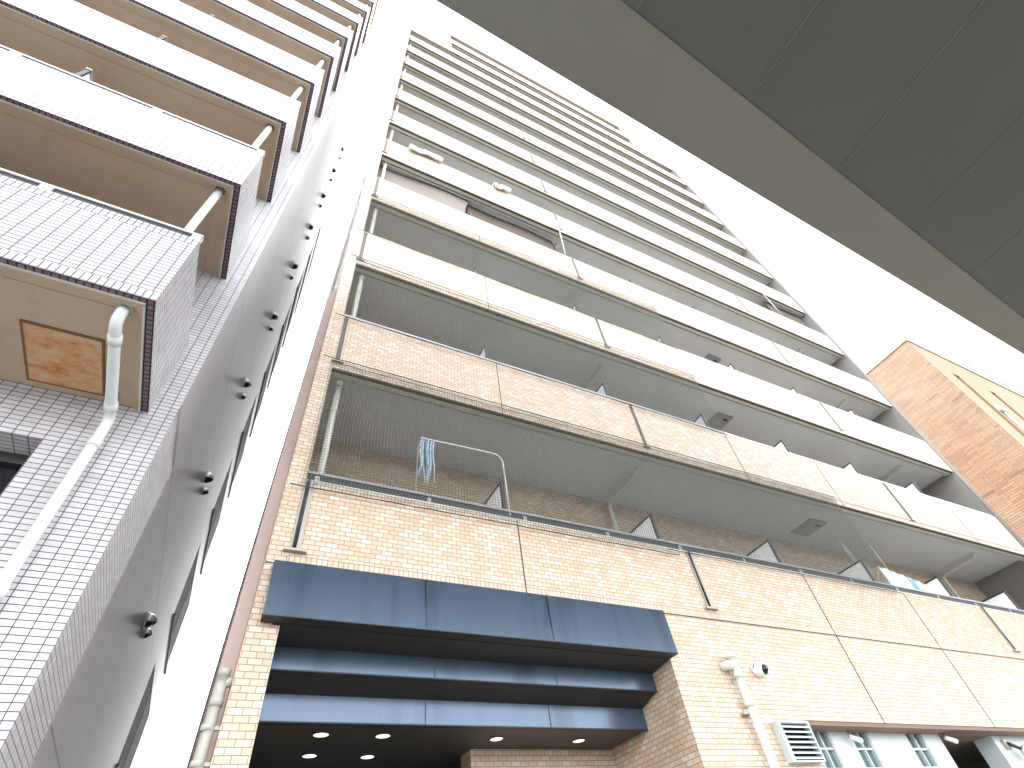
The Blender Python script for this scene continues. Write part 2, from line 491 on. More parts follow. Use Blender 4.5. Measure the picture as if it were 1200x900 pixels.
def soffit_pipe(x, zs, parent, org, to_wall=True):
    p = MB()
    if to_wall:
        path = arc_path((x, 5.22, zs), (x, 5.22, zs - 0.10), (x, 5.4, zs - 0.10), 0.07)[:-1] + \
               arc_path((x, 5.4, zs - 0.10), (x, BY - 0.12, zs - 0.14), (x, BY - 0.12, zs - 2.6), 0.09)
        p.tube(path, 0.042, 'pipe', 12)
        for yy in (5.34, 6.0):
            p.lathe((x, yy, zs - 0.10 - 0.04 * (yy - 5.3)), (0, 1, -0.04), [(-0.03, 0.05), (0.03, 0.05)], 'pipe', 12)
    else:
        p.tube([(x, 4.99, zs), (x, 4.99, zs - 2.6)], 0.042, 'pipe', 12)
        p.lathe((x, 4.99, zs - 0.06), (0, 0, -1), [(-0.06, 0.056), (0.07, 0.056), (0.10, 0.042)], 'pipe', 12)
        p.lathe((x, 4.99, zs - 0.62), (0, 0, -1), [(-0.03, 0.049), (0.03, 0.049)], 'pipe', 12)
    return p.build('drain_pipe', parent, org)

def balcony(zb, x0, x1, slots, joints, pipes, left_pipe, divs, hatch_x):
    org = ((x0 + x1) / 2, FY, zb)
    b = MB()
    b.box(x0, x1, FY, FY + 0.15, zb, zb + PH, 'tan')
    for x in joints:
        b.box(x - 0.006, x + 0.006, FY - 0.003, FY + 0.01, zb + 0.002, zb + PH - 0.002, 'sealant')
    b.box(x0, x1, FY - 0.004, FY + 0.01, zb + 0.115, zb + 0.123, 'sealant_pale')
    root = b.build('balcony', tower, org)
    s = MB()
    s.box(x0, x1, FY + 0.02, FY + 0.075, zb - 0.002, zb, 'slot')
    s.box(x0, x1, FY + 0.075, FY + 0.15, zb - 0.012, zb, 'edge')
    s.box(x0, x1, FY + 0.15, FY + 0.185, zb + 0.06, zb + 0.19, 'slot')
    s.box(x0, x1, FY + 0.185, FY + 0.235, zb + 0.01, zb + 0.24, 'edge')
    s.box(x0, x1, FY + 0.235, BY, zb + 0.075, zb + 0.24, 'soffit')
    s.build('soffit', root)
    s = MB()
    s.box(x0, x1, FY - 0.006, FY + 0.156, zb + PH, zb + PH + 0.018, 'edge')
    s.box(x0, x1, FY + 0.04, FY + 0.10, zb + PH + 0.018, zb + PH + 0.045, 'rail_dark')  # dark strip standing in for the shade between coping and rail
    s.box(x0, x1, FY + 0.02, FY + 0.12, zb + PH + 0.045, zb + PH + 0.075, 'rail')
    s.build('rail', root)
    for x in slots:
        s = MB()
        s.box(x - 0.03, x + 0.03, FY - 0.006, FY + 0.01, zb + 0.14, zb + PH - 0.002, 'slot')
        s.box(x + 0.03, x + 0.045, FY - 0.016, FY + 0.01, zb + 0.14, zb + PH, 'steel')
        s.box(x - 0.07, x + 0.08, FY - 0.03, FY + 0.01, zb + 0.126, zb + 0.14, 'steel')
        s.build('drain_slot', root)
    for x in divs: divider(x, zb + 0.22, root, org)
    for x in pipes: soffit_pipe(x, zb + 0.075, root, org)
    if left_pipe: soffit_pipe(0.49, zb + 0.075, root, org, False)
    if hatch_x:
        h = MB()
        x = hatch_x
        h.box(x - 0.26, x + 0.26, 5.40, 5.96, zb + 0.045, zb + 0.075, 'hatch')
        h.box(x - 0.20, x + 0.20, 5.46, 5.90, zb + 0.032, zb + 0.045, 'hatch')
        h.box(x + 0.02, x + 0.16, 5.5, 5.56, zb + 0.02, zb + 0.032, 'frame_dark')
        h.build('escape_hatch', root)
    return root

b0 = balcony(ZB, XL, XR, SLOTS, JOINTS, (5.72, 16.3), True, DIVS, 10.72)
for k in range(1, 10):
    org = ORG[b0.name]
    c = copy_tree(b0, tower, (org[0] - XC, 0, org[2] + FH * k))
    if k % 2:
        for ch in c.children:
            if ch.name.startswith('escape_hatch'): ch.location.x -= 1.15
# upper storeys step in at both ends
def roof_band(z, x0, x1, name):
    s = MB()
    s.box(x0, x1, FY, FY + 0.15, z, z + 0.22, 'grey_coping')
    s.box(x0, x1, FY + 0.15, FY + 0.2, z + 0.02, z + 0.22, 'edge')
    s.box(x0, x1, FY + 0.2, BY + 0.3, z + 0.05, z + 0.22, 'soffit')
    return s.build(name, tower)
balcony(ZB + 28.0, 2.70, 15.7, (5.62, 13.19), (8.01, 10.72), (5.72,), False, DIVS[1:5], None)
balcony(ZB + 30.8, 2.70, 15.7, (5.62, 13.19), (8.01, 10.72), (5.72,), False, DIVS[1:5], None)
roof_band(ZB + 28.0, XC, 2.69, 'roof_slab')
roof_band(ZB + 28.01, 15.71, XR + 0.28, 'roof_slab')
roof_band(ZB + 33.6, 2.5, 15.8, 'roof_slab')
s = MB()
s.box(2.5, 2.69, FY, BY, ZB + 28.22, ZB + 33.6, 'tan')
s.box(15.71, 15.86, FY, BY, ZB + 28.22, ZB + 33.6, 'tan')
s.build('end_wall', tower)

# canopy: stepped blue steel fascias over the porch
f_ = MB()
f_.hexa([(0.245, 4.62, 3.59), (4.655, 4.62, 3.59), (4.655, 4.76, 3.59), (0.245, 4.76, 3.59),
         (0.225, 4.65, 4.09), (4.67, 4.65, 4.09), (4.67, 4.76, 4.09), (0.225, 4.76, 4.09)], 'canopy')
f_.box(1.648, 1.656, 4.616, 4.65, 3.60, 4.08, 'frame_dark').box(3.02, 3.028, 4.616, 4.65, 3.60, 4.08, 'frame_dark')
f_.box(0.238, 4.662, 4.617, 4.76, 3.582, 3.5895, 'black')
fas = f_.build('canopy', tower)
def beam(y, z0, z1, y2, z2, seams):
    b = MB()
    b.box(0.41, 4.64, y, y + 0.04, z0, z1, 'canopy')
    b.box(0.41, 4.64, y - 0.006, y + 0.05, z0 - 0.012, z0, 'black')
    for x in seams: b.box(x - 0.006, x + 0.006, y - 0.003, y + 0.01, z0, z1, 'frame_dark')
    b.build('beam', fas)
def slab(y0, za, y1, zb_):
    b = MB()
    b.hexa([(0.405, y0, za), (4.645, y0, za), (4.645, y1, zb_), (0.405, y1, zb_),
            (0.405, y0, za + 0.03), (4.645, y0, za + 0.03), (4.645, y1, zb_ + 0.03), (0.405, y1, zb_ + 0.03)], 'black')
    b.build('soffit', fas)
slab(4.76, 3.572, 5.12, 3.545)
beam(5.12, 3.36, 3.545, 0, 0, (1.92, 3.3))
slab(5.16, 3.36, 5.45, 3.275)
beam(5.45, 3.065, 3.275, 0, 0, (1.95, 3.35))
b = MB(); b.box(0.405, 4.645, 5.49, 9.0, 3.063, 3.10, 'ceiling_dark'); b.build('ceiling', fas)
b = MB()
b.box(0.41, 2.74, 8.2, 8.26, 0, 3.06, 'glass_dark')
b.box(0.2, 0.4, BY, 9.0, 0, 3.75, 'ceiling_dark').box(2.75, 2.85, 6.5, 9.0, 0, 3.06, 'ceiling_dark')
for x in (0.45, 1.5, 2.6): b.box(x, x + 0.06, 8.14, 8.2, 0, 3.06, 'frame_dark')
b.build('entrance_door', tower)

# window bay at the right of the porch
bay = MB()
bay.box(6.47, XR, FY + 0.01, 5.3, 2.955, 2.999, 'header')
px = [(6.80, 7.13), (7.54, 7.90), (8.72, 9.10)]
edges = [6.78] + [e for p_ in px for e in p_] + [9.50]
for i in range(0, len(edges), 2):
    bay.box(edges[i], edges[i + 1], 5.0, 5.12, 0.0, 2.955, 'white_board')
for a_, b_ in px: bay.box(a_, b_, 5.0, 5.12, 0.0, 1.0, 'white_board')
bay.box(9.42, 9.50, 5.12, 9.0, 0, 2.955, 'white_board')
bay.box(10.88, XR, 5.0, 5.12, 0.0, 2.955, 'white_board')
bay.box(10.88, 10.96, 5.12, 5.28, 0.0, 2.955, 'white_board')
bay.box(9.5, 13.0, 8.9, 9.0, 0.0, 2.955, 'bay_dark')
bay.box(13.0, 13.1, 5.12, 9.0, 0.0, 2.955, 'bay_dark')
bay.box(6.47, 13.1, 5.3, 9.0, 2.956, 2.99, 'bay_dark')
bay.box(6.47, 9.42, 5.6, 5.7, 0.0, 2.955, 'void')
bay = bay.build('window_bay', tower)
for a_, b_ in px:
    wf = MB()
    mid = (a_ + b_) / 2
    wf.box(a_, a_ + 0.018, 5.01, 5.07, 1.0, 2.955, 'white_board').box(b_ - 0.018, b_, 5.01, 5.07, 1.0, 2.955, 'white_board')
    wf.box(mid - 0.011, mid + 0.011, 5.015, 5.06, 1.0, 2.955, 'white_board')
    for z in (2.78, 2.575, 2.36, 2.14, 1.92, 1.7, 1.48, 1.26):
        wf.box(a_ + 0.018, mid - 0.011, 5.02, 5.055, z - 0.011, z + 0.011, 'white_board')
        wf.box(mid + 0.011, b_ - 0.018, 5.02, 5.055, z - 0.011, z + 0.011, 'white_board')
    wf = wf.build('window', bay)
    wg = MB(); wg.box(a_ + 0.005, b_ - 0.005, 5.062, 5.07, 1.0, 2.955, 'glass')
    wg = wg.build('glass_pane', bay)

# ------------------------------------------------------------------ the white tiled block on the left
WY, WF, WX, EX = 5.139, 3.596, -1.128, -1.372
block = thing('apartment_block', (WX, WY, 0), 'white tiled apartment block with deep balconies and a grey alley wall', 'building')
w = MB()
w.box(-16, WX, WY, 5.6, 5.27, 30.0, 'white')
w.box(-2.045, WX, WY, 5.6, 0, 5.27, 'white')
w.box(-16, -4.2, WY, 5.6, 0, 5.27, 'white')
w.box(-4.2, -2.045, WY, 5.6, 0, 2.4, 'white')
w.box(-16, WX - 0.03, 5.6, 24.0, 0, 30.0, 'concrete')
blk = w.build('wall', block)
w = MB()
w.box(WX - 0.03, WX - 0.001, 5.6, 6.30, 0, 6.02, 'white')
w.build('tile_return', blk)
w = MB()
w.box(WX - 0.03, WX + 0.004, WY + 0.004, 6.27, 6.03, 30.0, 'grey_wall')
w.hexa([(WX - 0.03, 6.27, 6.03), (WX + 0.004, 6.27, 6.03), (WX - 0.012, 6.31, 6.03), (WX - 0.03, 6.31, 6.03),
        (WX - 0.03, 6.27, 30), (WX + 0.004, 6.27, 30), (WX - 0.012, 6.31, 30), (WX - 0.03, 6.31, 30)], 'edge')
w.build('painted_return', block)
w = MB()
ys = [6.31, 13.6, 17.0, 18.2, 21.0, 24.0]
zw = [7.45 + 2.8 * k for k in range(-2, 8)]
w.box(WX - 0.03, WX - 0.012, 6.31, 13.6, 0, 30, 'grey_wall')
w.box(WX - 0.03, WX - 0.012, 17.0, 24.0, 0, 30, 'grey_wall')
z_prev = 0.0
for z in zw:
    w.box(WX - 0.03, WX - 0.012, 13.6, 17.0, z_prev, z, 'grey_wall'); z_prev = z + 1.8
w.box(WX - 0.03, WX - 0.012, 13.6, 17.0, z_prev, 30, 'grey_wall')
alley = w.build('alley_wall', block)
for z in zw:
    a_ = MB()
    a_.box(WX - 0.0295, WX - 0.026, 13.6, 17.0, z, z + 1.8, 'glass_alley')
    a_.box(WX - 0.026, WX - 0.016, 15.27, 15.33, z, z + 1.8, 'frame_dark')
    a_.box(WX - 0.026, WX + 0.03, 13.55, 17.05, z - 0.04, z - 0.002, 'frame_dark')
    a_.build('window', alley)
s = MB()
s.box(-16, WX + 0.012, WY - 0.01, 24.0, 30.0, 30.25, 'edge')
s.build('roof', block)
s = MB()
s.box(-4.2, -2.05, 5.50, 5.56, 2.4, 5.27, 'glass_dark')
s.box(-4.2, -2.05, 5.44, 5.50, 5.16, 5.265, 'frame_dark').box(-2.12, -2.05, 5.44, 5.5, 2.4, 5.16, 'frame_dark')
s.build('window', block)

def left_balcony(z0):
    org = (EX, WF, z0)
    b = MB()
    x0, zt = -16.0, z0 + 1.21
    b.box(x0, EX, WF, WF + 0.14, z0 + 0.122, zt - 0.122, 'white')
    b.box(x0, EX, WF - 0.001, WF + 0.14, zt - 0.122, zt, 'white_soldier')
    b.box(x0, EX, WF - 0.001, WF + 0.14, z0 + 0.004, z0 + 0.122, 'white_soldier')
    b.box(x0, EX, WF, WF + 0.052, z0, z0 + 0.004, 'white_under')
    b.box(x0, EX - 0.095, WF + 0.072, WF + 0.14, z0, z0 + 0.004, 'brown_soffit')
    b.box(EX - 0.14, EX - 0.095, WF + 0.14, WY - 0.003, z0, z0 + 0.004, 'brown_soffit')
    b.box(EX - 0.14, EX, WF + 0.14, WY - 0.002, z0 + 0.004, zt, 'white')
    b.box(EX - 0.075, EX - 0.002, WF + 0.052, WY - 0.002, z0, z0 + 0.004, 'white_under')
    root = b.build('balcony', block, org)
    s = MB()
    s.box(x0, EX - 0.14, WF + 0.14, WY - 0.002, z0 + 0.03, z0 + 0.18, 'brown_soffit')
    s.box(x0, EX - 0.075, WF + 0.052, WF + 0.072, z0 - 0.012, z0 + 0.004, 'edge')                  # drip edge
    s.box(EX - 0.095, EX - 0.076, WF + 0.09, WY - 0.003, z0 - 0.011, z0 + 0.004, 'edge')
    s.box(x0, EX - 0.30, WF + 0.22, WF + 0.232, z0 + 0.022, z0 + 0.03, 'brown_soffit')
    s.box(EX - 0.312, EX - 0.30, WF + 0.232, WY - 0.003, z0 + 0.022, z0 + 0.03, 'brown_soffit')
    s.build('soffit', root)
    s = MB()
    s.box(x0, EX - 0.01, WF + 0.02, WF + 0.10, zt + 0.12, zt + 0.15, 'rail_white')
    s.box(x0, EX - 0.04, WF + 0.035, WF + 0.08, zt, zt + 0.12, 'frame_dark')  # shade of the open gap under the rail, painted as a solid strip
    for i in range(9):
        x = -2.78 - i * 1.6
        s.box(x - 0.05, x + 0.05, WF + 0.012, WF + 0.11, zt, zt + 0.12, 'rail_white')
    s.box(EX - 0.10, EX - 0.02, WF + 0.012, WF + 0.11, zt, zt + 0.12, 'rail_white')
    s.box(EX - 0.11, EX - 0.03, WF + 0.11, WY - 0.002, zt, zt + 0.03, 'edge')
    s.build('rail', root)
    for x in (-3.92, -8.9):
        d = MB()
        d.box(x - 0.012, x + 0.012, WF + 0.2, WY - 0.03, z0 + 0.2, z0 + 2.06, 'panel')
        d.box(x - 0.03, x + 0.03, WF + 0.17, WF + 0.2, z0 + 0.2, z0 + 2.06, 'frame_dark')
        d.box(x - 0.035, x + 0.035, WF + 0.16, WY - 0.003, z0 + 2.06, z0 + 2.10, 'steel')
        d.build('divider_panel', root)
    return root

z0 = 5.855
lb = left_balcony(z0)
for k in range(1, 9):
    copy_tree(lb, block, (EX - WX, WF - WY, z0 + FH * k))
for k in range(1, 9):
    p = MB(); z = z0 + FH * k
    p.tube([(-1.61, 3.80, z + 0.03), (-1.61, 3.80, z - 2.6)], 0.046, 'pipe_white', 14)
    p.lathe((-1.61, 3.80, z + 0.028), (0, 0, -1), [(0, 0.06), (0.004, 0.06), (0.005, 0.046)], 'frame_dark', 16)
    p.build('drain_pipe', block)
s = MB(); s.box(-16, EX + 0.02, WF - 0.02, WY - 0.012, z0 + FH * 9 - 0.35, z0 + FH * 9 - 0.1, 'brown_soffit')
s.box(-16, EX + 0.03, WF - 0.03, WF - 0.02, z0 + FH * 9 - 0.36, z0 + FH * 9 - 0.06, 'frame_dark')
s.build('eave_slab', block)
s = MB()
s.box(-2.42, -1.80, 4.28, 5.02, z0 + 0.014, z0 + 0.0298, 'rust')
for a_ in ((-2.44, -1.78, 4.26, 4.28), (-2.44, -1.78, 5.02, 5.04)): s.box(*a_, z0 + 0.010, z0 + 0.0298, 'rust_edge')
for a_ in ((-2.44, -2.42, 4.28, 5.02), (-1.80, -1.78, 4.28, 5.02)): s.box(*a_, z0 + 0.010, z0 + 0.0298, 'rust_edge')
o = s.build('access_panel', block); o["label"] = 'rusted access panel in the lowest brown soffit'

# downpipe from the lowest balcony
dp = MB()
path = arc_path((-1.62, 3.80, z0 + 0.03), (-1.62, 3.80, z0 - 0.16), (-1.62, 4.3, z0 - 0.20), 0.11)[:-1] + \
       arc_path((-1.62, 4.3, z0 - 0.20), (-1.62, 5.03, z0 - 0.27), (-1.62, 5.03, 0.0), 0.12)
dp.tube(path, 0.05, 'pipe_white', 18)
for c_, ax in (((-1.62, 4.02, z0 - 0.175), (0, 1, -0.08)), ((-1.62, 4.86, z0 - 0.25), (0, 1, -0.1)), ((-1.62, 5.03, 5.25), (0, 0, 1)), ((-1.62, 5.03, 3.75), (0, 0, 1)), ((-1.62, 5.03, 2.3), (0, 0, 1))):
    dp.lathe(c_, ax, [(-0.05, 0.050), (-0.05, 0.059), (0.05, 0.059), (0.05, 0.050)], 'pipe_white', 18)
dp.lathe((-1.62, 3.80, z0 + 0.028), (0, 0, -1), [(0, 0.075), (0.01, 0.075), (0.012, 0.05)], 'pipe_grey', 18)
tag(dp.build('drainpipe', None, (-1.62, 5.03, 0)), 'thick white drainpipe bending from the lowest balcony soffit down the white tiled wall', 'drainpipe')

# vent hoods on the alley wall
ORD = ('first', 'second', 'third', 'fourth', 'fifth', 'sixth', 'seventh', 'eighth', 'ninth', 'tenth')
def hood(y, z, r, label):
    h = MB()
    x0 = WX - 0.012
    n, m_ = 18, 8
    h.lathe((x0, y, z), (1, 0, 0), [(0, r * 1.15), (0.012, r * 1.15), (0.014, r)], 'vent', n)
    def dome(u, v):
        a = -0.15 * math.pi + u * 1.3 * math.pi
        b_ = v * math.pi / 2
        return (x0 + 0.014 + r * 1.25 * math.sin(b_), y + r * math.cos(a) * math.cos(b_), z + r * math.sin(a) * math.cos(b_))
    h.grid(dome, n, m_, 'vent')
    h.lathe((x0 + 0.02, y, z - 0.01), (1, 0, -0.35), [(0.0, r * 0.93), (r * 0.55, r * 0.7), (r * 0.6, 0)], 'void', n)
    o = h.build('vent_hood', None, (x0, y, z), solid=0.004)
    return tag(o, label, 'vent', 'vent hoods on the alley wall')
for k in range(9):
    z = 5.58 + 2.78 * k
    hood(9.62, z, 0.105, 'larger round vent hood of the %s pair up the grey alley wall' % ORD[k])
    hood(10.08, z, 0.07, 'smaller round vent hood of the %s pair up the grey alley wall' % ORD[k])

# ------------------------------------------------------------------ orange brick building on the right
ob = thing('office_building', (28.7, 4.76, 0), 'orange brick building with beige front beyond the tower', 'building')
OX, OZ = 28.7, 21.4
w = MB()
w.box(OX, OX + 0.3, 4.76, 18, 0, OZ, 'orange')
w.box(OX + 0.3, 46, 17.7, 18, 0, OZ, 'orange')
w.box(OX + 0.3, 46, 5.5, 17.7, 0, OZ - 0.4, 'recess')
w.build('wall', ob)
w = MB()
cols = [(30.45, 31.15), (33.95, 34.65), (38.2, 38.9), (42.0, 42.7)]
xs = [OX + 0.3] + [e for c_ in cols for e in c_] + [46]
for i in range(0, len(xs), 2):
    w.box(xs[i], xs[i + 1], 4.76, 5.5, 0, OZ - 0.01 * i - 0.01, 'beige')
for a_, b_ in cols:
    w.box(a_, b_, 4.761, 5.5, 19.45, OZ - 0.02, 'beige')
w.build('front_wall', ob)
for a_, b_ in cols:
    s = MB()
    s.box(a_, b_, 5.3, 5.36, 1.0, 19.45, 'recess')
    for k in range(6):
        s.box(a_ + 0.05, b_ - 0.05, 5.24, 5.3, 17.3 - k * 3.2, 19.2 - k * 3.2, 'glass_dark')
    s.build('window', ob)
s = MB()
s.box(OX - 0.04, 46, 4.70, 4.76, OZ - 0.02, OZ + 0.16, 'grey_coping')
s.box(OX - 0.04, 46, 4.76, 18.04, OZ + 0.005, OZ + 0.16, 'grey_coping')
s.box(35.2, 46, 4.78, 9.0, OZ + 0.16, OZ + 0.45, 'beige')
s.build('roof', ob)
s = MB()
s.box(31.3, 32.0, 4.62, 4.76, 16.9, 17.25, 'white_board')
s.tube([(31.65, 4.7, 16.9), (31.65, 4.7, 14.0)], 0.05, 'pipe_white', 8)
s.build('vent_cover', ob)
lat = MB()
for i in range(9):
    x = 38.4 + i * 0.9
    lat.box(x - 0.05, x + 0.05, 4.85, 4.95, OZ + 0.4, OZ + 3.0, 'rail_white')
for j in range(4):
    z = OZ + 0.5 + j * 0.8
    lat.box(38.35, 45.65, 4.80, 4.85, z - 0.05, z + 0.05, 'rail_white')
lat.box(38.4, 45.6, 4.90, 4.92, OZ + 0.5, OZ + 2.9, 'glass_roof')
lat.box(38.4, 38.44, 4.95, 8.0, OZ + 0.5, OZ + 2.9, 'glass_roof')
for j in range(5): lat.tube([(38.45 + j * 1.6, 5.0, OZ + 0.45), (38.45 + j * 1.6, 7.2, OZ + 2.9)], 0.05, 'steel', 6)
tag(lat.build('roof_screen', None, (42, 4.9, OZ + 0.45)), 'pale glass and steel screen standing on the orange building roof', 'screen')

# ------------------------------------------------------------------ elevated road overhead
via = thing('footbridge', (0, -2, 0), 'dark grey panelled underside of the elevated deck overhead', 'bridge')
def oy(x): return 0.62 + 0.0232 * x            # outer edge
def iy(x): return -0.37 + 0.0665 * x if x < 14 else 0.561 + 0.0232 * (x - 14)
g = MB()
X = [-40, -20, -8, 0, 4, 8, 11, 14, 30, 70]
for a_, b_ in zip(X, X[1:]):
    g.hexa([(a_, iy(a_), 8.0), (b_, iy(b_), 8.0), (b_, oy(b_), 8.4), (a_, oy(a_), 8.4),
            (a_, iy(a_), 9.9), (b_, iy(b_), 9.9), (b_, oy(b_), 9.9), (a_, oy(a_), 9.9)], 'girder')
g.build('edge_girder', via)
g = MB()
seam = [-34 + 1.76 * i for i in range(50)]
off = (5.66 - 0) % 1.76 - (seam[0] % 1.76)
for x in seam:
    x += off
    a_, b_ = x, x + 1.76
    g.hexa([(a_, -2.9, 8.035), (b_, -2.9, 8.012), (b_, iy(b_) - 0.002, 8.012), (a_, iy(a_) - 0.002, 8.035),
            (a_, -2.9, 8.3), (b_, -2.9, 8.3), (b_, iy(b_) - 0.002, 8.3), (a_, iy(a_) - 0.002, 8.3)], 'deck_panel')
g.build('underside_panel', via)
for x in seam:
    g = MB(); g.box(x + off - 0.004, x + off + 0.003, -2.9, iy(x + off) - 0.02, 8.0, 8.0345, 'girder'); g.build('seam_light_line', via)  # paler strip painting in the bright line of light along each seam
g = MB(); g.box(-40, 70, -2.9, -0.5, 8.3, 9.2, 'concrete'); g.build('deck', via)
for x in (-24, 30, 60):
    g = MB(); g.box(x - 0.7, x + 0.7, -2.4, -1.3, -0.12, 8.02, 'concrete'); g.build('pier', via)

# ------------------------------------------------------------------ details on the tower
# bird nets
def net(x0, x1, z0, z1, y, label, bulge):
    cell = 0.038
    b = MB()
    def p(x, z):
        d = 0.0; sx = 0.0
        for bx, bz, w_, h_, a_ in bulge:
            e = math.exp(-((x - bx) / w_) ** 2 - ((z - bz) / h_) ** 2)
            d += a_ * e; sx += 0.35 * a_ * e * (x - bx) / w_
        d += 0.012 * math.sin(x * 2.1 + z) * math.sin(math.pi * (z - z0) / (z1 - z0))
        return (x + sx + 0.006 * math.sin(z * 7 + x * 1.3), y - d, z + 0.008 * math.sin(x * 3.1))
    def strand(pts, r):
        k0 = len(b.v)
        for (x, yy, z) in pts: b.v += [(x - r, yy, z - r), (x + r, yy, z - r), (x, yy - r * 1.7, z + r)]
        for i in range(len(pts) - 1):
            a = k0 + 3 * i
            for j in range(3): b.face([a + j, a + (j + 1) % 3, a + 3 + (j + 1) % 3, a + 3 + j], 'net')
    n = int((x1 - x0) / cell); m_ = int((z1 - z0) / cell)
    for i in range(n + 1):
        x = x0 + (x1 - x0) * i / n
        strand([p(x, z0 + (z1 - z0) * j / 20) for j in range(21)], 0.0025)
    for j in range(m_ + 1):
        z = z0 + (z1 - z0) * j / m_
        hs_ = int((x1 - x0) * 9)
        strand([p(x0 + (x1 - x0) * i / hs_, z) for i in range(hs_ + 1)], 0.0014)
    o = b.build('bird_net', None, ((x0 + x1) / 2, y, z0))
    # border ropes
    rp = MB()
    for zz in (z0, z1):
        rp.tube([(x0 - 0.12 + (x1 - x0 + 0.2) * i / 24, y - 0.012, zz - 0.012 * math.sin(i * 1.3) ** 2) for i in range(25)], 0.006, 'frame_dark', 5)
    rp.build('rope', o)
    tag(o, label, 'net', 'bird nets over the lower balconies')
YN = FY - 0.035
net(0.31, 5.30, 4.98, 7.09, YN, 'bulging bird net over the left part of the lowest balcony', [(2.2, 6.0, 0.7, 0.35, 0.07), (1.2, 5.75, 0.6, 0.35, 0.05), (2.75, 5.6, 0.3, 0.4, 0.04)])
net(5.32, 10.45, 5.05, 7.09, YN, 'flat bird net over the middle of the lowest balcony beside the bulging net', [(7.5, 6.2, 1.0, 0.4, 0.02)])
net(0.33, 8.0, 8.08, 9.89, YN, 'bird net over the second balcony from the ground', [(3.0, 8.8, 1.5, 0.4, 0.015)])
net(0.33, 8.0, 10.9, 12.69, YN, 'bird net over the third balcony from the ground', [(3.0, 11.6, 1.5, 0.4, 0.015)])

# bent pole and cords behind the bulging net
p = MB()
p.tube(arc_path((1.60, 4.745, 6.05), (2.74, 4.745, 6.08), (2.79, 4.80, 5.15), 0.16, 10), 0.011, 'pipe_white', 8)
p.tube([(1.60, 4.745, 6.05), (1.60, 4.9, 6.02), (1.62, 5.0, 5.2)], 0.010, 'pipe_white', 8)
tag(p.build('drying_pole', None, (2.7, 4.80, 5.15)), 'thin bent white drying pole pushing out the lowest net', 'pole')
p = MB()
for i in range(9):
    x = 1.60 + i * 0.02 + random.uniform(-.01, .01)
    p.tube([(x, 4.75, 6.07), (x + random.uniform(-.02, .03), 4.77, 5.85), (x + random.uniform(-.02, .03), 4.78, 5.65), (x + random.uniform(-.03, .05), 4.80, 5.38 + random.uniform(0, .2))], 0.009, 'cloth_blue' if i % 2 else 'cloth_grey', 6)
tag(p.build('cord_bunch', None, (1.68, 4.76, 6.07)), 'bunch of pale blue cords hanging from the bent white pole', 'cords')

# folding drying frame and laundry at the far end of the lowest balcony
p = MB()
p.tube([(10.36, 5.11, 6.42), (10.36, 5.11, 6.42), (11.42, 5.11, 6.46)], 0.011, 'steel', 8)
p.tube([(10.38, 5.11, 6.42), (10.56, 5.14, 5.25)], 0.011, 'steel', 8)
p.tube([(10.46, 5.11, 6.42), (10.64, 5.14, 5.25)], 0.011, 'steel', 8)
p.tube([(11.40, 5.11, 6.46), (11.60, 5.14, 5.25)], 0.013, 'steel', 8)
tag(p.build('airing_stand', None, (10.9, 5.12, 5.25)), 'tall metal drying frame rising above the lowest balcony rail', 'drying frame')
p = MB()
p.tube([(11.15, 5.1, 5.84), (13.45, 5.25, 5.66)], 0.014, 'pipe_white', 8)
p.tube([(11.15, 5.1, 5.84), (11.05, 5.4, 5.3)], 0.012, 'steel', 8)
p.tube([(13.45, 5.25, 5.66), (13.5, 5.5, 5.2)], 0.012, 'steel', 8)
tag(p.build('clothes_rail', None, (12.3, 5.17, 5.2)), 'white clothes rail carrying towels on the lowest balcony', 'clothes rail')
TOW = [(11.32, 0.20, 'cloth_white', 'broad white towel hanging first beside the metal drying frame'), (11.62, 0.16, 'cloth_grey', 'grey towel hanging next to the broad white towel'),
       (11.88, 0.18, 'cloth_white', 'white towel hanging between grey and blue towels'), (12.18, 0.14, 'cloth_blue', 'blue towel hanging on the clothes rail'),
       (12.45, 0.18, 'cloth_grey', 'pale grey towel hanging just past the blue towel'), (12.75, 0.16, 'cloth_white', 'white towel hanging nearest the divider with marks')]
for x, wd, m_, lab in TOW:
    y0, zt = 5.10 + (x - 11.15) * 0.065, 5.84 - (x - 11.15) * 0.078
    q = MB()
    def tw(u, v):
        s_ = (v - 0.5) * 1.3
        yy = 0.02 * (1 if s_ > 0 else -1) * min(1, abs(s_) * 6) + 0.015 * math.sin(u * 9 + x * 5) * min(1, abs(s_) * 2)
        return (x + (u - 0.5) * 2 * wd * 0.75 + 0.01 * math.sin(v * 12), y0 + yy, zt + 0.02 - abs(s_))
    q.grid(tw, 14, 24, m_)
    tag(q.build('towel', None, (x, y0, zt), solid=0.008), lab, 'towel', 'laundry on the lowest balcony')

# bedding over a high parapet
def futon(x0, x1, zt, label):
    q = MB()
    def fn(u, v):
        s_ = (v - 0.45) * 0.9
        zz = zt + 0.07 - max(0, abs(s_) - 0.11) + 0.03 * math.sin(u * 11) * (abs(s_) < .2) - 0.05 * math.sin(u * 5 + 1)
        yy = FY + 0.07 + max(-0.15, min(0.15, s_)) * 1.05 - 0.015 * math.sin(u * 14 + v * 4)
        return (x0 + (x1 - x0) * u + 0.02 * math.sin(v * 9), yy, zz + 0.03 * math.sin(u * 3))
    q.grid(fn, 30, 24, 'cloth_white')
    tag(q.build('futon', None, ((x0 + x1) / 2, FY, zt), solid=0.05), label, 'bedding', 'bedding airing on the parapet')
futon(0.98, 1.92, 16.63, 'long white quilt draped over the parapet above the taupe canvas screen')
futon(3.55, 4.05, 16.63, 'small white quilt draped over the parapet above the brown canvas screen')

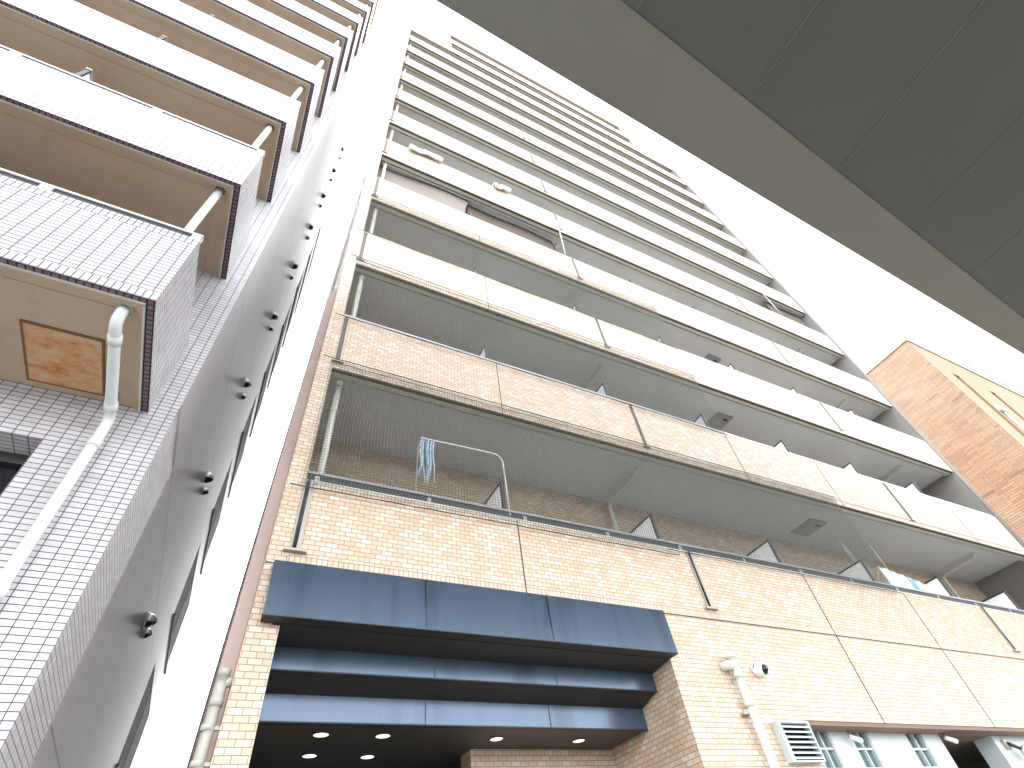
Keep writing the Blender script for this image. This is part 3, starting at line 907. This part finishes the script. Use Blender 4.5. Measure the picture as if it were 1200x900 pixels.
# canvas screens closing one balcony
def screen(x0, x1, z0, z1, y, mat, curl, label):
    q = MB()
    def fn(u, v):
        z = z0 + (z1 - z0) * v
        xe = x1 - curl * math.sin(math.pi * v) * 1.0
        x = x0 + (xe - x0) * u
        return (x, y + 0.02 * math.sin(x * 2.3) + 0.03 * math.sin(x * 0.9 + v * 2), z)
    q.grid(fn, 40, 12, mat)
    tag(q.build('canvas_screen', None, ((x0 + x1) / 2, y, z0), solid=0.006), label, 'screen', 'canvas screens on the balconies')
screen(0.36, 2.86, 13.70, 15.44, FY + 0.30, 'screen_light', 0.16, 'light taupe canvas screen with a curled edge next to the corner pier')
screen(2.80, 5.56, 13.70, 15.44, FY + 0.40, 'screen_dark', 0.0, 'darker brown canvas screen beside the light taupe one')
screen(16.0, 18.15, 16.60, 18.24, FY + 0.30, 'screen_dark', 0.0, 'brown canvas screen at the far end of a high balcony')
for (xa, za, xb, zb_, lab) in ((5.60, 16.0, 5.45, 13.8, 'slanting grey pole beside the brown canvas screen'), (15.60, 18.2, 15.78, 16.7, 'pale slanting pole at the far brown canvas screen')):
    p = MB(); p.tube([(xa, FY - 0.02, za), (xb, FY + 0.02, zb_)], 0.018, 'rail', 8)
    tag(p.build('support_pole', None, (xb, FY, zb_)), lab, 'pole', 'poles by the canvas screens')

# downpipe on the wall right of the porch
p = MB()
X0, Y0 = 5.55, FY - 0.085
p.tube([(X0, Y0, 3.60), (X0, Y0, 0.0)], 0.046, 'pipe', 16)
p.lathe((X0, Y0, 3.66), (0, 0, -1), [(0, 0.0), (0, 0.058), (0.05, 0.058), (0.05, 0.05), (0.2, 0.05), (0.2, 0.057), (0.27, 0.057), (0.27, 0.046)], 'pipe', 16)
p.tube([(X0, Y0, 3.53), (X0 - 0.10, Y0 + 0.01, 3.53), (X0 - 0.12, Y0 + 0.09, 3.53)], 0.05, 'pipe', 14)
for z in (3.12, 1.8): p.lathe((X0, Y0, z), (0, 0, 1), [(-0.03, 0.046), (-0.03, 0.056), (0.03, 0.056), (0.03, 0.046)], 'pipe', 16)
p.box(X0 - 0.12, X0, Y0 + 0.02, Y0 + 0.085, 3.02, 3.035, 'steel')
tag(p.build('drainpipe', None, (X0, Y0, 0)), 'cream drainpipe with a capped tee between the porch and the louvre', 'drainpipe')

# downpipe along the corner pier
p = MB()
X0, Y0 = 0.070, 4.86
p.tube([(X0 + 0.012, Y0, 3.20), (X0, Y0, 0.0)], 0.040, 'pipe_grey', 16)
p.lathe((X0 + 0.012, Y0, 3.24), (0, 0, -1), [(0, 0.0), (0, 0.046), (0.05, 0.046), (0.05, 0.043), (0.2, 0.043), (0.2, 0.048), (0.26, 0.048), (0.26, 0.040)], 'pipe_grey', 16)
p.tube([(X0 + 0.01, Y0, 3.12), (X0 + 0.06, Y0 - 0.0, 3.15), (XC + 0.01, Y0, 3.15)], 0.036, 'pipe_grey', 12)
for z in (2.84, 2.62, 1.5):
    p.lathe((X0, Y0, z), (0, 0, 1), [(-0.02, 0.040), (-0.02, 0.046), (0.02, 0.046), (0.02, 0.040)], 'pipe_grey', 16)
    p.box(X0 + 0.03, XC + 0.004, Y0 - 0.015, Y0 + 0.015, z - 0.012, z + 0.012, 'steel')
tag(p.build('drainpipe', None, (X0, Y0, 0)), 'grey drainpipe with wall brackets running down the corner pier by the alley', 'drainpipe')

# louvre
lv = thing('louvre_vent', (6.13, FY, 2.57), 'white louvred vent box on the tiled wall beside the mullioned windows', 'vent')
b = MB()
xa, xb, za, zb_ = 5.87, 6.40, 2.57, 2.965
b.box(xa, xa + 0.05, FY - 0.09, FY - 0.001, za, zb_, 'white_board').box(xb - 0.02, xb, FY - 0.09, FY - 0.001, za, zb_, 'white_board')
b.box(xa + 0.05, xb - 0.02, FY - 0.09, FY - 0.001, zb_ - 0.02, zb_, 'white_board').box(xa + 0.05, xb - 0.02, FY - 0.09, FY - 0.001, za, za + 0.012, 'white_board')
b.box(xa + 0.05, xb - 0.02, FY - 0.012, FY - 0.002, za + 0.012, zb_ - 0.02, 'void')
b.build('frame', lv)
b = MB()
for i in range(7):
    z = za + 0.035 + i * 0.05
    b.hexa([(xa + 0.05, FY - 0.092, z - 0.012), (xb - 0.02, FY - 0.092, z - 0.012), (xb - 0.02, FY - 0.03, z + 0.022), (xa + 0.05, FY - 0.03, z + 0.022),
            (xa + 0.05, FY - 0.092, z), (xb - 0.02, FY - 0.092, z), (xb - 0.02, FY - 0.03, z + 0.03), (xa + 0.05, FY - 0.03, z + 0.03)], 'white_board')
b.build('slats', lv)

# dome camera on the wall
dc = thing('security_camera', (6.0, FY, 3.53), 'white dome security camera with a black lens on the tiled wall', 'security camera')
b = MB()
cx, cy, cz = 6.0, FY - 0.002, 3.53
b.lathe((cx, cy, cz), (0, -1, 0), [(0, 0.0), (0, 0.085), (0.02, 0.085), (0.028, 0.078)], 'camera_white', 24)
b.build('base', dc)
b = MB()
prof = [(0.026, 0.078), (0.05, 0.077), (0.09, 0.072), (0.12, 0.058)]
b.lathe((cx, cy, cz), (0.12, -1, -0.25), prof, 'camera_white', 24)
b.build('housing', dc)
b = MB()
ax = Vector((0.12, -1, -0.25)).normalized()
c1 = Vector((cx, cy, cz)) + ax * 0.108
b.lathe(tuple(c1), (0.25, -1, -0.6), [(-0.02, 0.060), (0.0, 0.060), (0.03, 0.048), (0.045, 0.025), (0.048, 0)], 'camera_black', 24)
c2 = Vector((cx, cy, cz)) + ax * 0.15
b.lathe((c2.x + 0.01, c2.y, c2.z - 0.03), (0.25, -1, -0.8), [(0, 0.018), (0.012, 0.016), (0.014, 0)], 'camera_white', 12)
b.build('lens', dc)

# floodlights under the header and a round lamp on the white wall
def flood(x, z, tilt, label):
    r_ = thing('floodlight', (x, 4.93, 2.955), label, 'floodlight', 'floodlights under the brown header')
    b = MB(); b.tube([(x, 4.95, 2.955), (x, 4.93, z + 0.04)], 0.015, 'steel', 8); b.build('bracket', r_)
    b = MB(); d = Vector((math.cos(tilt), -0.5, -0.55)).normalized()
    b.lathe((x - 0.05, 4.93, z + 0.05), tuple(d), [(0, 0.0), (0, 0.026), (0.13, 0.032), (0.15, 0.028), (0.15, 0.0)], 'camera_white', 14)
    b.build('lamp_head', r_)
flood(7.45, 2.84, 0.2, 'white floodlight in front of the middle mullioned window')
flood(9.55, 2.85, 0.0, 'white floodlight at the corner of the dark opening')
rl = thing('wall_lamp', (11.25, 5.0, 2.75), 'round grey wall lamp on the white wall past the dark opening', 'lamp')
b = MB(); b.box(11.05, 11.2, 4.96, 5.0, 2.78, 2.9, 'steel').tube([(11.12, 4.96, 2.85), (11.22, 4.88, 2.76)], 0.025, 'frame_dark', 8); b.build('bracket', rl)
b = MB(); b.lathe((11.27, 4.90, 2.74), (0.1, -1, -0.5), [(0, 0.0), (0, 0.06), (0.03, 0.085), (0.05, 0.085), (0.055, 0.07), (0.03, 0.05), (0.03, 0.02), (0.05, 0.015), (0.052, 0)], 'vent', 20); b.build('lamp_head', rl)

# downlights in the porch ceiling
DL = [(1.05, 5.78, 'far left lit downlight of the front row in the porch ceiling'), (1.64, 5.79, 'second lit downlight of the front row in the porch ceiling'),
      (2.89, 5.84, 'third lit downlight of the front row in the porch ceiling, above the tiled back wall'), (3.95, 5.87, 'lit downlight of the front row next to the tiled side wall'),
      (1.09, 6.46, 'rear lit downlight on the left in the porch ceiling'), (1.69, 6.50, 'rear lit downlight on the right in the porch ceiling')]
for x, y, lab in DL:
    r_ = thing('downlight', (x, y, 3.063), lab, 'ceiling lamp', 'downlights in the porch ceiling')
    b = MB(); b.lathe((x, y, 3.063), (0, 0, -1), [(0, 0.085), (0.008, 0.085), (0.010, 0.070), (0.004, 0.068)], 'frame_dark', 24); b.build('trim_ring', r_)
    b = MB(); b.lathe((x, y, 3.060), (0, 0, -1), [(0.0, 0.068), (0.004, 0.068), (0.008, 0.0)], 'lamp', 24); b.build('diffuser', r_)
